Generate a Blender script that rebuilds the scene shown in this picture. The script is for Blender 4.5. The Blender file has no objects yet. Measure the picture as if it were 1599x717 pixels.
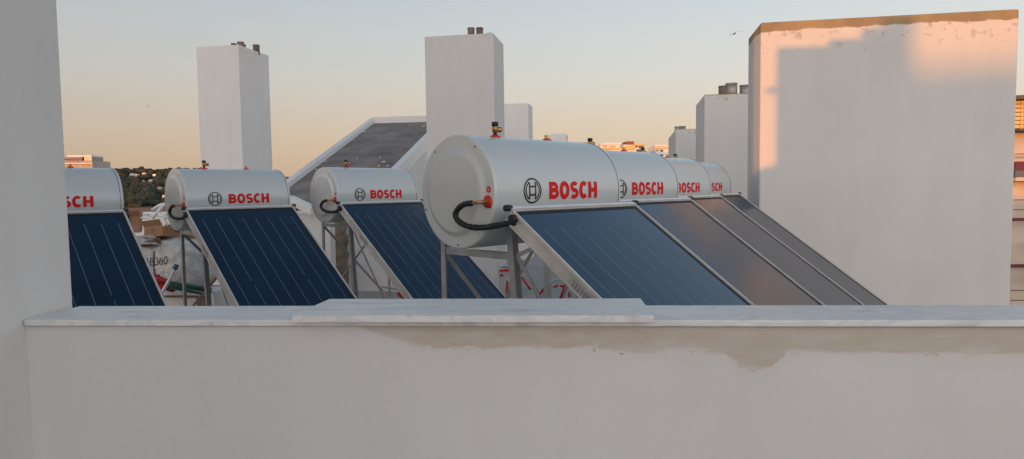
import bpy, bmesh, math, random
from mathutils import Vector, Matrix, noise
R = math.radians
random.seed(7)
sc = bpy.context.scene
col = sc.collection

# ------------------------------------------------------------------ camera
CAMH = 1.5
FPX = 1050.0
cam_d = bpy.data.cameras.new('camera'); cam = bpy.data.objects.new('camera', cam_d); col.objects.link(cam)
cam_d.sensor_width = 36; cam_d.lens = 36 * FPX / 1599
cam_d.clip_start = .05; cam_d.clip_end = 20000
ROT = Matrix.Rotation(R(90 - 3.5), 4, 'X') @ Matrix.Rotation(R(-.75), 4, 'Z')
cam.matrix_world = Matrix.Translation((0, 0, CAMH)) @ ROT
sc.camera = cam

# ------------------------------------------------------------------ sky and sun
SUN_AZ = 28.0      # light travels this many degrees right of +Y
SUN_EL = 2.5
FARZ = 4.9
TREEDZ = 1.3
GLOW = (.9, .55, .38)
BROAD = (1.35, 1.28, 1.22)
w = bpy.data.worlds.new('World'); sc.world = w; w.use_nodes = True
nt = w.node_tree; nt.nodes.clear()
out = nt.nodes.new('ShaderNodeOutputWorld')
sky = nt.nodes.new('ShaderNodeTexSky'); sky.sky_type = 'NISHITA'; sky.sun_disc = False
sky.sun_elevation = R(SUN_EL); sky.sun_rotation = R(180 + SUN_AZ); sky.altitude = 50
b1 = nt.nodes.new('ShaderNodeBackground'); b1.inputs[1].default_value = .05
nt.links.new(sky.outputs[0], b1.inputs[0])
geo = nt.nodes.new('ShaderNodeTexCoord'); sep = nt.nodes.new('ShaderNodeSeparateXYZ')
nt.links.new(geo.outputs['Generated'], sep.inputs[0])
ramp = nt.nodes.new('ShaderNodeValToRGB')
nt.links.new(sep.outputs['Z'], ramp.inputs[0])
SKY = [(0.0, (.43, .325, .245)), (.045, (.435, .338, .275)), (.09, (.455, .368, .322)), (.155, (.455, .425, .405)), (.22, (.428, .436, .448)), (.275, (.395, .420, .455)),
       (.42, (.24, .325, .40)), (.62, (.12, .195, .29)), (.85, (.042, .065, .11)), (1.0, (.035, .055, .095))]
el = ramp.color_ramp.elements
while len(el) > 2: el.remove(el[-1])
for i, (p, c) in enumerate(SKY):
    e = el[i] if i < 2 else el.new(p)
    e.position = p; e.color = (*c, 1)
b2 = nt.nodes.new('ShaderNodeBackground'); b2.inputs[1].default_value = 1.0
def wmath(op, a, b=None, clamp=False):
    k = nt.nodes.new('ShaderNodeMath'); k.operation = op; k.use_clamp = clamp
    for i, v in enumerate((a, b)):
        if v is None: continue
        if hasattr(v, 'links'): nt.links.new(v, k.inputs[i])
        else: k.inputs[i].default_value = v
    return k.outputs[0]
# a little brighter towards the right; warm afterglow around the setting sun behind the photographer
side = wmath('ADD', wmath('MULTIPLY', sep.outputs['X'], .24), 1.0)
vm = nt.nodes.new('ShaderNodeVectorMath'); vm.operation = 'SCALE'
nt.links.new(ramp.outputs[0], vm.inputs[0]); nt.links.new(side, vm.inputs['Scale'])
dt = nt.nodes.new('ShaderNodeVectorMath'); dt.operation = 'DOT_PRODUCT'
nt.links.new(geo.outputs['Generated'], dt.inputs[0]); dt.inputs[1].default_value = (-math.sin(R(SUN_AZ)), -math.cos(R(SUN_AZ)), 0)
low = wmath('MAXIMUM', wmath('SUBTRACT', 1.0, wmath('ABSOLUTE', sep.outputs['Z'])), 0.0)
glow = wmath('MULTIPLY', wmath('POWER', wmath('MAXIMUM', dt.outputs['Value'], 0.0), 3.0), wmath('POWER', low, 2.0))
broad = wmath('POWER', wmath('MAXIMUM', wmath('MULTIPLY', wmath('SUBTRACT', .45, sep.outputs['Y']), .69), 0.0), 1.2)
broad = wmath('MULTIPLY', broad, low)
def scaled(c, f):
    q = nt.nodes.new('ShaderNodeVectorMath'); q.operation = 'SCALE'; q.inputs[0].default_value = c
    nt.links.new(f, q.inputs['Scale']); return q.outputs[0]
def vadd(a, b):
    q = nt.nodes.new('ShaderNodeVectorMath'); q.operation = 'ADD'; nt.links.new(a, q.inputs[0]); nt.links.new(b, q.inputs[1]); return q.outputs[0]
tot = vadd(vadd(vm.outputs[0], scaled(GLOW, glow)), scaled(BROAD, broad))
nt.links.new(tot, b2.inputs[0])
add = nt.nodes.new('ShaderNodeAddShader')
nt.links.new(b1.outputs[0], add.inputs[0]); nt.links.new(b2.outputs[0], add.inputs[1])
nt.links.new(add.outputs[0], out.inputs[0])
sl = bpy.data.lights.new('sun', 'SUN'); sl.energy = 2.3; sl.angle = R(.5); sl.color = (1, .335, .045)
so = bpy.data.objects.new('sun', sl); col.objects.link(so)
SD = Vector((math.sin(R(SUN_AZ)) * math.cos(R(SUN_EL)), math.cos(R(SUN_AZ)) * math.cos(R(SUN_EL)), -math.sin(R(SUN_EL))))
so.rotation_euler = SD.to_track_quat('-Z', 'Y').to_euler()
sc.view_settings.view_transform = 'Standard'; sc.view_settings.look = 'None'
sc.view_settings.exposure = .27; sc.view_settings.gamma = 1

# ------------------------------------------------------------------ helpers
def ray(px, py):
    return (ROT.to_3x3() @ Vector(((px - 799.5) / FPX, -(py - 358.5) / FPX, -1)))
def at(px, py, Y):
    d = ray(px, py); return Vector((0, 0, CAMH)) + d * (Y / d.y)
def atz(px, py, Z):
    d = ray(px, py); return Vector((0, 0, CAMH)) + d * ((Z - CAMH) / d.z)

def mat(name, color, rough=.6, metal=0.0, spec=.5, coat=0, coat_rough=.05, bump=0, bscale=30, vary=0, vscale=3, emit=None, bdist=.01):
    m = bpy.data.materials.new(name); m.use_nodes = True
    n = m.node_tree.nodes; l = m.node_tree.links; p = n['Principled BSDF']
    p.inputs['Base Color'].default_value = (*color, 1); p.inputs['Roughness'].default_value = rough
    p.inputs['Metallic'].default_value = metal; p.inputs['Specular IOR Level'].default_value = spec
    p.inputs['Coat Weight'].default_value = coat; p.inputs['Coat Roughness'].default_value = coat_rough
    tc = n.new('ShaderNodeTexCoord')
    if vary:
        nz = n.new('ShaderNodeTexNoise'); nz.inputs['Scale'].default_value = vscale; nz.inputs['Detail'].default_value = 6
        l.new(tc.outputs['Object'], nz.inputs['Vector'])
        mr = n.new('ShaderNodeMapRange'); mr.inputs[1].default_value = .3; mr.inputs[2].default_value = .7
        mr.inputs[3].default_value = 1 - vary; mr.inputs[4].default_value = 1 + vary
        l.new(nz.outputs[0], mr.inputs[0])
        mx = n.new('ShaderNodeMix'); mx.data_type = 'RGBA'; mx.blend_type = 'MULTIPLY'; mx.inputs[0].default_value = 1
        mx.inputs[6].default_value = (*color, 1); l.new(mr.outputs[0], mx.inputs[7]); l.new(mx.outputs[2], p.inputs['Base Color'])
    if bump:
        nb = n.new('ShaderNodeTexNoise'); nb.inputs['Scale'].default_value = bscale; nb.inputs['Detail'].default_value = 8
        l.new(tc.outputs['Object'], nb.inputs['Vector'])
        bp = n.new('ShaderNodeBump'); bp.inputs['Strength'].default_value = bump; bp.inputs['Distance'].default_value = bdist
        l.new(nb.outputs[0], bp.inputs['Height']); l.new(bp.outputs[0], p.inputs['Normal'])
    return m

def ramp_node(n, stops):
    r = n.new('ShaderNodeValToRGB'); e = r.color_ramp.elements
    for i, (p, v) in enumerate(stops):
        q = e[i] if i < 2 else e.new(p)
        q.position = p; q.color = (v, v, v, 1)
    return r

def plaster(name, base=(.74, .715, .70), dirt=(.42, .38, .33), dirt_amt=.48, stain=None):
    """painted render: slow colour drift, fine sand bump, a few scuffs, and an optional stain with its own shape
    stain = (kind, data)"""
    m = mat(name, base, .88, spec=.25)
    n = m.node_tree.nodes; l = m.node_tree.links; p = n['Principled BSDF']
    tc = n.new('ShaderNodeTexCoord')
    def noise_n(scale, detail=6, rough=.55, vec=None):
        z = n.new('ShaderNodeTexNoise'); z.inputs['Scale'].default_value = scale; z.inputs['Detail'].default_value = detail
        z.inputs['Roughness'].default_value = rough
        l.new(vec if vec else tc.outputs['Object'], z.inputs['Vector']); return z
    def math_n(op, a, b=None, clamp=False):
        k = n.new('ShaderNodeMath'); k.operation = op; k.use_clamp = clamp
        for i, v in enumerate((a, b)):
            if v is None: continue
            if hasattr(v, 'links'): l.new(v, k.inputs[i])
            else: k.inputs[i].default_value = v
        return k.outputs[0]
    def mixc(f, a, b):
        k = n.new('ShaderNodeMix'); k.data_type = 'RGBA'
        l.new(f, k.inputs[0])
        for i, v in ((6, a), (7, b)):
            if hasattr(v, 'links'): l.new(v, k.inputs[i])
            else: k.inputs[i].default_value = (*v, 1)
        return k.outputs[2]
    big = noise_n(.9, 5)
    mp = n.new('ShaderNodeMapping'); mp.inputs['Scale'].default_value = (1.6, 1.6, .35); l.new(tc.outputs['Object'], mp.inputs[0])
    streak = noise_n(2.2, 6, .6, mp.outputs[0])
    c = mixc(math_n('MULTIPLY', math_n('SUBTRACT', big.outputs[0], .35, True), dirt_amt), base, dirt)
    c = mixc(math_n('MULTIPLY', math_n('SUBTRACT', streak.outputs[0], .45, True), dirt_amt * .9), c, dirt)
    # small chips
    ch = noise_n(7.0, 8, .7)
    chr_ = ramp_node(n, [(.0, 0), (.735, 0), (.76, 1)]); l.new(ch.outputs[0], chr_.inputs[0])
    c = mixc(math_n('MULTIPLY', chr_.outputs[0], .55), c, (.30, .27, .24))
    mpt = n.new('ShaderNodeMapping'); mpt.inputs['Scale'].default_value = (.5, .5, 2.2); mpt.inputs['Rotation'].default_value = (0, .12, 0); l.new(tc.outputs['Object'], mpt.inputs[0])
    trow = noise_n(5, 7, .6, mpt.outputs[0])
    hts = noise_n(55, 10, .7)
    und = noise_n(3.0, 3, .5)
    height = math_n('ADD', math_n('MULTIPLY', hts.outputs[0], .25), math_n('ADD', und.outputs[0], math_n('MULTIPLY', trow.outputs[0], .28)))
    sx = n.new('ShaderNodeSeparateXYZ'); l.new(tc.outputs['Object'], sx.inputs[0])
    X, Y, Z = sx.outputs
    if stain and stain[0] == 'top':            # bare brown cement band under the top edge, ragged flaking below
        zt, band, flake = stain[1]
        below = math_n('SUBTRACT', zt, Z)
        nz = noise_n(2.6, 8, .65); nz2 = noise_n(9, 9, .72)
        lim = math_n('ADD', band * .35, math_n('MULTIPLY', nz.outputs[0], band * 1.3))
        f1 = math_n('MULTIPLY', math_n('SUBTRACT', lim, below), 70, True)
        dk = n.new('ShaderNodeMapRange'); dk.inputs[1].default_value = .42; dk.inputs[2].default_value = .62; l.new(noise_n(1.3, 5, .6).outputs[0], dk.inputs[0])
        c2 = mixc(dk.outputs[0], (.36, .27, .15), (.24, .19, .13))
        mk = n.new('ShaderNodeMapRange'); mk.inputs[1].default_value = .56; mk.inputs[2].default_value = .62; l.new(nz2.outputs[0], mk.inputs[0])
        fade = math_n('MULTIPLY', math_n('SUBTRACT', flake, below), 5, True)
        f2 = math_n('MULTIPLY', math_n('MULTIPLY', mk.outputs[0], fade), .6)
        c = mixc(f2, c, (.46, .36, .26))
        # black mould specks
        nm = noise_n(24, 6, .75)
        mm = n.new('ShaderNodeMapRange'); mm.inputs[1].default_value = .60; mm.inputs[2].default_value = .66; l.new(nm.outputs[0], mm.inputs[0])
        nl = noise_n(3.1, 3, .5)
        ml = n.new('ShaderNodeMapRange'); ml.inputs[1].default_value = .52; ml.inputs[2].default_value = .60; l.new(nl.outputs[0], ml.inputs[0])
        f3 = math_n('MULTIPLY', math_n('MULTIPLY', mm.outputs[0], ml.outputs[0]), math_n('MULTIPLY', fade, .55))
        c = mixc(f3, c, (.07, .065, .055))
        c = mixc(f1, c, c2)
        height = math_n('ADD', height, math_n('MULTIPLY', math_n('MAXIMUM', f1, f2), -1.2))
    if stain and stain[0] == 'damp':           # brown damp band under the coping, from x0 to the right, with one drip
        zt, x0, xd = stain[1]
        below = math_n('SUBTRACT', zt, Z)
        mp2 = n.new('ShaderNodeMapping'); mp2.inputs['Scale'].default_value = (1, 1, 3.5); l.new(tc.outputs['Object'], mp2.inputs[0])
        nz = noise_n(4.2, 12, .70, mp2.outputs[0]); nb = noise_n(1.9, 3, .5)
        inx = math_n('MULTIPLY', math_n('SUBTRACT', X, x0), 6, True)
        dd = math_n('ABSOLUTE', math_n('SUBTRACT', X, xd))
        drip = math_n('MINIMUM', math_n('MULTIPLY', math_n('SUBTRACT', math_n('ADD', .055, math_n('MULTIPLY', noise_n(11, 6, .6).outputs[0], .045)), dd, True), .95), .034)
        lim = math_n('ADD', math_n('ADD', .012, math_n('MULTIPLY', nz.outputs[0], .075)), math_n('ADD', drip, math_n('MULTIPLY', math_n('SUBTRACT', nb.outputs[0], .5), .085)))
        lim = math_n('ADD', lim, math_n('MULTIPLY', math_n('SUBTRACT', X, .35, True), .018))
        lim = math_n('MULTIPLY', lim, inx)
        f = math_n('MULTIPLY', math_n('SUBTRACT', lim, below), 130, True)
        soft = math_n('MULTIPLY', math_n('SUBTRACT', math_n('MULTIPLY', lim, 1.5), below), 12, True)
        pale = noise_n(9, 6, .6, mp2.outputs[0])
        tone = mixc(pale.outputs[0], (.35, .285, .22), (.56, .49, .41))
        c = mixc(math_n('MULTIPLY', soft, .35), c, (.52, .46, .38))
        c = mixc(math_n('MULTIPLY', f, math_n('SUBTRACT', math_n('MULTIPLY', pale.outputs[0], 2.0), .32), True), c, tone)
        # dark cracks along the lower rim of the stain
        rim = math_n('ABSOLUTE', math_n('SUBTRACT', below, math_n('MULTIPLY', lim, 1.02)))
        cr = math_n('MULTIPLY', math_n('SUBTRACT', .0016, rim), 900, True)
        nk = noise_n(30, 4, .7)
        mk = n.new('ShaderNodeMapRange'); mk.inputs[1].default_value = .55; mk.inputs[2].default_value = .62; l.new(nk.outputs[0], mk.inputs[0])
        c = mixc(math_n('MULTIPLY', math_n('MULTIPLY', cr, mk.outputs[0]), .6), c, (.13, .11, .09))
    l.new(c, p.inputs['Base Color'])
    bp = n.new('ShaderNodeBump'); bp.inputs['Strength'].default_value = .6; bp.inputs['Distance'].default_value = .008
    l.new(height, bp.inputs['Height']); l.new(bp.outputs[0], p.inputs['Normal'])
    return m

M = {}
M['plaster'] = plaster('plaster')
M['plaster_grey'] = plaster('plaster_grey', (.665, .65, .635))
M['metal'] = mat('galvanised_metal', (.42, .42, .42), .5, .65, vary=.15, vscale=12)
M['alu'] = mat('aluminium', (.80, .81, .82), .42, .3, vary=.08, vscale=9)
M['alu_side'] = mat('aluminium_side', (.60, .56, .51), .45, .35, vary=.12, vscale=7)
M['white'] = mat('white_paint', (.74, .74, .73), .4)
M['tank'] = mat('tank_enamel', (.52, .56, .57), .30, coat=.45, coat_rough=.10, bump=.05, bscale=3, bdist=.02)
M['cap'] = mat('tank_cap_enamel', (.60, .61, .59), .28, coat=.4, coat_rough=.12, vary=.03, vscale=5)
M['black'] = mat('black_rubber', (.012, .012, .013), .5, bump=.4, bscale=60)
M['red'] = mat('red_rubber', (.55, .02, .015), .45)
M['redprint'] = mat('red_print', (.62, .010, .010), .5, spec=.2)
M['blackprint'] = mat('black_print', (.014, .014, .016), .4)
M['brass'] = mat('brass', (.50, .28, .11), .35, .85)
M['copper'] = mat('copper', (.55, .22, .12), .35, .9)
M['dark'] = mat('dark_gap', (.012, .013, .016), .5)
M['glass'] = mat('collector_glass', (.002, .025, .056), .30, .45, spec=.25, coat=.95, coat_rough=.16, vary=.30, vscale=2.5)
M['glass'].node_tree.nodes['Principled BSDF'].inputs['Coat IOR'].default_value = 1.54
M['line'] = mat('absorber_weld_line', (.14, .172, .222), .4, .35, coat=.9, coat_rough=.16)
M['slate'] = mat('bitumen_felt', (.20, .185, .175), .92, bump=.7, bscale=14, vary=.28, vscale=2.5)
M['flue'] = mat('fibre_cement_flue', (.17, .13, .105), .9, bump=.5, bscale=30, vary=.3, vscale=8)
M['galv'] = mat('zinc_cowl', (.36, .33, .29), .5, .5, vary=.25, vscale=9)
M['card'] = mat('cardboard', (.30, .155, .08), .9, vary=.15, vscale=6)
M['sack'] = mat('woven_sack', (.58, .56, .54), .8, bump=1.0, bscale=9, vary=.22, vscale=7, bdist=.07)
M['green'] = mat('green_pipe', (.03, .13, .09), .5)
M['redtarp'] = mat('red_tarp', (.42, .02, .035), .6, bump=.8, bscale=8, bdist=.05)
M['blue'] = mat('blue_cap', (.03, .12, .26), .5)
M['clear'] = mat('crumpled_film', (.45, .43, .41), .3, bump=1, bscale=9, bdist=.06)
M['floor'] = mat('roof_screed', (.36, .35, .335), .9, bump=.3, bscale=20, vary=.15, vscale=1.5)
M['wood'] = mat('old_wood', (.22, .13, .07), .8, vary=.25, vscale=7)
M['leaf'] = mat('foliage', (.030, .036, .020), .8, vary=.4, vscale=.05)
M['bark'] = mat('bark', (.07, .05, .035), .9)

def marble():
    m = mat('white_marble', (.72, .72, .715), .42, coat=.15, coat_rough=.3)
    n = m.node_tree.nodes; l = m.node_tree.links; p = n['Principled BSDF']
    tc = n.new('ShaderNodeTexCoord'); mp = n.new('ShaderNodeMapping'); mp.inputs['Scale'].default_value = (1.0, 3.2, 3); mp.inputs['Rotation'].default_value = (0, 0, .25)
    l.new(tc.outputs['Object'], mp.inputs[0])
    a = n.new('ShaderNodeTexNoise'); a.inputs['Scale'].default_value = 3.2; a.inputs['Detail'].default_value = 10; a.inputs['Distortion'].default_value = 1.6
    l.new(mp.outputs[0], a.inputs['Vector'])
    r = n.new('ShaderNodeValToRGB'); e = r.color_ramp.elements
    e[0].position = .30; e[0].color = (.50, .505, .52, 1); e[1].position = .44; e[1].color = (.67, .665, .66, 1)
    q = e.new(.5); q.color = (.735, .72, .70, 1); q = e.new(.56); q.color = (.60, .605, .62, 1); q = e.new(.62); q.color = (.71, .695, .68, 1)
    l.new(a.outputs[0], r.inputs[0])
    d = n.new('ShaderNodeTexNoise'); d.inputs['Scale'].default_value = 16; d.inputs['Detail'].default_value = 5
    l.new(tc.outputs['Object'], d.inputs['Vector'])
    rr = ramp_node(n, [(0, 0), (.66, 0), (.74, 1)]); l.new(d.outputs[0], rr.inputs[0])
    mx = n.new('ShaderNodeMix'); mx.data_type = 'RGBA'; l.new(r.outputs[0], mx.inputs[6]); mx.inputs[7].default_value = (.38, .30, .24, 1)
    k = n.new('ShaderNodeMath'); k.operation = 'MULTIPLY'; k.inputs[1].default_value = .5; l.new(rr.outputs[0], k.inputs[0])
    l.new(k.outputs[0], mx.inputs[0]); l.new(mx.outputs[2], p.inputs['Base Color'])
    return m
M['marble'] = marble()

class MB:
    def __init__(s): s.bm = bmesh.new()
    def quad(s, pts, mi=0):
        f = s.bm.faces.new([s.bm.verts.new(p) for p in pts]); f.material_index = mi; return f
    def box(s, lo, hi, mi=0, mx=None):
        lo = Vector(lo); hi = Vector(hi)
        c = [Vector((x, y, z)) for z in (lo.z, hi.z) for y in (lo.y, hi.y) for x in (lo.x, hi.x)]
        if mx: c = [mx @ v for v in c]
        v = [s.bm.verts.new(p) for p in c]
        for q in ((0, 2, 3, 1), (4, 5, 7, 6), (0, 1, 5, 4), (2, 6, 7, 3), (0, 4, 6, 2), (1, 3, 7, 5)):
            f = s.bm.faces.new([v[i] for i in q]); f.material_index = mi
        return s
    def bar(s, a, b, w, h=None, mi=0, up=(0, 0, 1)):
        h = h or w; a = Vector(a); b = Vector(b); d = (b - a); L = d.length; d.normalize()
        u = Vector(up)
        if abs(d.dot(u)) > .98: u = Vector((1, 0, 0))
        x = d.cross(u).normalized(); y = x.cross(d)
        mx = Matrix((x, y, d)).transposed().to_4x4(); mx.translation = a
        return s.box((-w / 2, -h / 2, 0), (w / 2, h / 2, L), mi, mx)
    def angle_iron(s, a, b, w, t=.004, x=(1, 0, 0), y=(0, 1, 0)):
        """L profile: one flange along x, one along y"""
        a = Vector(a); b = Vector(b); x = Vector(x) * w; y = Vector(y) * w
        tx = x.normalized() * t; ty = y.normalized() * t
        for o, p, q in ((Vector((0, 0, 0)), x, ty), (ty, tx, y - ty)):
            v = [s.bm.verts.new(k + o + e) for k in (a, b) for e in (Vector((0, 0, 0)), p, p + q, q)]
            for f in ((0, 1, 2, 3), (7, 6, 5, 4), (0, 4, 5, 1), (1, 5, 6, 2), (2, 6, 7, 3), (3, 7, 4, 0)):
                s.bm.faces.new([v[i] for i in f])
        return s
    def tube(s, pts, r, seg=12, mi=0, cap=True, smooth=True):
        pts = [Vector(p) for p in pts]; rr = r if isinstance(r, (list, tuple)) else [r] * len(pts)
        rings = []; prev = None
        for i, p in enumerate(pts):
            d = (pts[min(i + 1, len(pts) - 1)] - pts[max(i - 1, 0)]).normalized()
            if prev is None:
                u = Vector((0, 0, 1)) if abs(d.z) < .9 else Vector((1, 0, 0)); x = d.cross(u).normalized()
            else: x = (prev - d * prev.dot(d)).normalized()
            prev = x; y = d.cross(x)
            rings.append([s.bm.verts.new(p + (x * math.cos(a) + y * math.sin(a)) * rr[i]) for a in [2 * math.pi * k / seg for k in range(seg)]])
        for a, b in zip(rings, rings[1:]):
            for k in range(seg):
                f = s.bm.faces.new((a[k], a[(k + 1) % seg], b[(k + 1) % seg], b[k])); f.smooth = smooth; f.material_index = mi
        if cap:
            for rg, rev in ((rings[0], False), (rings[-1], True)):
                f = s.bm.faces.new(rg if rev else rg[::-1]); f.material_index = mi
        return s
    def lathe(s, prof, seg=64, mx=None, mi=0):
        """prof: list of (x, r) about the local x axis; repeated points make a hard edge"""
        rings = []
        for x, r in prof:
            pts = [Vector((x, r * math.cos(2 * math.pi * k / seg), r * math.sin(2 * math.pi * k / seg))) for k in range(seg)] if r > 1e-6 else [Vector((x, 0, 0))]
            rings.append([s.bm.verts.new(mx @ q if mx else q) for q in pts])
        for i in range(len(rings) - 1):
            a, b = rings[i], rings[i + 1]
            if prof[i] == prof[i + 1]: continue
            for k in range(seg):
                k2 = (k + 1) % seg
                vs = [a[k % len(a)], a[k2 % len(a)], b[k2 % len(b)], b[k % len(b)]]
                u = []
                for v in vs:
                    if v not in u: u.append(v)
                if len(u) > 2:
                    f = s.bm.faces.new(u); f.smooth = True; f.material_index = mi
        return s
    def build(s, name, m, parent=None, bevel=0, loc=None, recalc=True):
        if recalc: bmesh.ops.recalc_face_normals(s.bm, faces=s.bm.faces)
        me = bpy.data.meshes.new(name); s.bm.to_mesh(me); s.bm.free()
        for q in (m if isinstance(m, (list, tuple)) else [m]): me.materials.append(q)
        o = bpy.data.objects.new(name, me); col.objects.link(o)
        if parent: o.parent = parent
        if loc is not None: o.location = loc
        if bevel:
            b = o.modifiers.new('bevel', 'BEVEL'); b.width = bevel; b.segments = 2; b.limit_method = 'ANGLE'
        return o

def tag(o, label=None, cat=None, group=None, kind=None):
    if label: o['label'] = label
    if cat: o['category'] = cat
    if group: o['group'] = group
    if kind: o['kind'] = kind
    return o
def empty(name, loc, rz=0):
    e = bpy.data.objects.new(name, None); e.empty_display_size = .1; e.location = loc; e.rotation_euler = (0, 0, rz); col.objects.link(e); return e
def copy_tree(o, parent=None):
    c = o.copy(); col.objects.link(c); c.parent = parent
    for ch in [x for x in bpy.data.objects if x.parent == o]: copy_tree(ch, c)
    return c
def smooth_path(pts, n=8):
    pts = [Vector(p) for p in pts]; o = []
    for i in range(len(pts) - 1):
        p0 = pts[max(i - 1, 0)]; p1 = pts[i]; p2 = pts[i + 1]; p3 = pts[min(i + 2, len(pts) - 1)]
        for k in range(n):
            t = k / n
            o.append(.5 * ((2 * p1) + (p2 - p0) * t + (2 * p0 - 5 * p1 + 4 * p2 - p3) * t * t + (3 * p1 - p0 - 3 * p2 + p3) * t ** 3))
    return o + [pts[-1]]

# ------------------------------------------------------------------ terrain, roof slab
GROUND = -15.0
def terrain():
    mb = MB(); n = 90; vs = {}
    def h(x, y):
        d = math.hypot(x, y)
        if d < 500: return GROUND
        a = math.degrees(math.atan2(x, y))
        # a wooded ridge to the left of the view
        s = max(0, min(1, (d - 800) / 900)); s = s * s * (3 - 2 * s)
        hh = 77 * (.75 + .25 * noise.noise((x / 500, y / 500, 3))) * s
        if a > -20: hh *= max(.18, 1 - (a + 20) / 14)
        if d > 2200: hh = hh * max(.2, 1 - (d - 2200) / 3000)
        return GROUND + hh
    rs = [0, 60, 150, 300, 450, 600, 700, 800, 900, 1000, 1100, 1200, 1300, 1400, 1500, 1600, 1700, 1800, 2000, 2300, 3000, 4500, 7000, 12000]
    for i, r in enumerate(rs):
        for k in range(180):
            a = R(k * 2); x = r * math.sin(a); y = r * math.cos(a)
            vs[i, k] = mb.bm.verts.new((x, y, h(x, y)))
    for i in range(len(rs) - 1):
        for k in range(180):
            k2 = (k + 1) % 180
            f = mb.bm.faces.new((vs[i, k], vs[i, k2], vs[i + 1, k2], vs[i + 1, k])); f.smooth = True
    m = mat('earth_and_scrub', (.09, .075, .045), .95)
    nn = m.node_tree.nodes; l = m.node_tree.links; tc = nn.new('ShaderNodeTexCoord')
    z = nn.new('ShaderNodeTexNoise'); z.inputs['Scale'].default_value = .006; z.inputs['Detail'].default_value = 8; l.new(tc.outputs['Object'], z.inputs['Vector'])
    r = nn.new('ShaderNodeValToRGB'); e = r.color_ramp.elements
    e[0].position = .40; e[0].color = (.055, .055, .03, 1); e[1].position = .52; e[1].color = (.17, .105, .055, 1)
    l.new(z.outputs[0], r.inputs[0]); l.new(r.outputs[0], nn['Principled BSDF'].inputs['Base Color'])
    o = mb.build('ground', m); tag(o, kind='structure'); return h
height = terrain()
mb = MB(); mb.box((-14, -4.5, -.3), (5.75, 21, 0)); tag(mb.build('roof_floor', M['floor']), kind='structure')
mb = MB(); mb.box((-14, -4.5, GROUND), (5.75, 21, -.304))
tag(mb.build('building_below', M['plaster']), 'white apartment block under the roof terrace the heaters stand on', 'building')
# brown field in front of the wooded ridge
mb = MB()
for i in range(12):
    for k in range(6):
        def P(i, k):
            a = R(-44 + i * 1.6); r = 470 + k * 60; x = r * math.sin(a); y = r * math.cos(a); return (x, y, height(x, y) + .5)
        mb.quad([P(i, k), P(i + 1, k), P(i + 1, k + 1), P(i, k + 1)])
tag(mb.build('field', mat('bare_earth', (.23, .11, .055), .95, vary=.25, vscale=.03)), kind='structure')

# ------------------------------------------------------------------ walls near the camera
BA = 10.0
def oriented(origin, ang):
    """local x runs right, local y runs away; the building grid is turned so that its right end comes nearer"""
    return Matrix.Translation(origin) @ Matrix.Rotation(R(-ang), 4, 'Z')
ZC = CAMH - .33
T = .017
fl = atz(35, 509.5, ZC - T); fr = atz(1599, 511, ZC - T)
PANG = -math.degrees(math.atan2(fr.y - fl.y, fr.x - fl.x))
bk = atz(820, 477, ZC)
pd = Vector((math.cos(R(-PANG)), math.sin(R(-PANG)), 0)); pn = Vector((-pd.y, pd.x, 0))
CW = (bk - fl).dot(pn)
WALLX = fl.x
print('parapet', fl, fr, PANG, 'width', CW)
par = empty('parapet_wall', (fl.x, fl.y, 0), R(-PANG))
tag(par, 'low white rendered parapet with marble coping and brown damp stain', 'wall')
m = MB(); m.box((-.02, .014, -.8), (3.9, CW - .012, ZC - T - .003))
m.build('wall', plaster('plaster_parapet', (.645, .635, .628), dirt_amt=.5, stain=('damp', (ZC - T, .88, 1.905))), par)
# one run of coping in three butted slabs
xs = [.004, 3.93]
m = MB()
m.box((xs[0], 0, ZC - T), (xs[1], CW, ZC))
m.build('coping', M['marble'], par, .003)
# the loose slab lying on the coping
s0 = atz(455, 503, ZC + .002); s1 = atz(1021, 503.5, ZC + .002)
sb = atz(515, 466, ZC + .019); sb1 = atz(1021, 466, ZC + .019)
def loc(v): return Vector(((v - par.location).dot(pd), (v - par.location).dot(pn), v.z))
a, b, c, d = loc(s0), loc(s1), loc(sb1), loc(sb)
print('slab', a, b, c, d)
m = MB(); y0 = (a.y + b.y) / 2; y1 = (c.y + d.y) / 2
low = [m.bm.verts.new((x, y, ZC + .001)) for x, y in ((a.x, y0), (b.x, y0), (b.x, y1), (d.x, y1))]
top = [m.bm.verts.new((x, y, ZC + .0185)) for x, y in ((a.x, y0), (b.x, y0), (b.x, y1), (d.x, y1))]
m.bm.faces.new(low[::-1]); m.bm.faces.new(top)
for i in range(4): m.bm.faces.new((low[i], low[(i + 1) % 4], top[(i + 1) % 4], top[i]))
o = m.build('marble_slab', M['marble'], None, .002); o.location = (par.location.x, par.location.y, 0); o.rotation_euler = (0, 0, R(-PANG))
tag(o, 'loose white marble slab with one slanted end lying on the parapet coping', 'stone slab')

# tall white wall pier at the left edge
bl = atz(110, 479, ZC)
m = MB(); m.box((-4.2, .16, -.8), (WALLX, bl.y + .01, 5.0))
o = m.build('house_wall', M['plaster_grey'], None, .006)
tag(o, 'tall pale rendered wall filling the left edge, beside the parapet end', 'wall')

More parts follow.
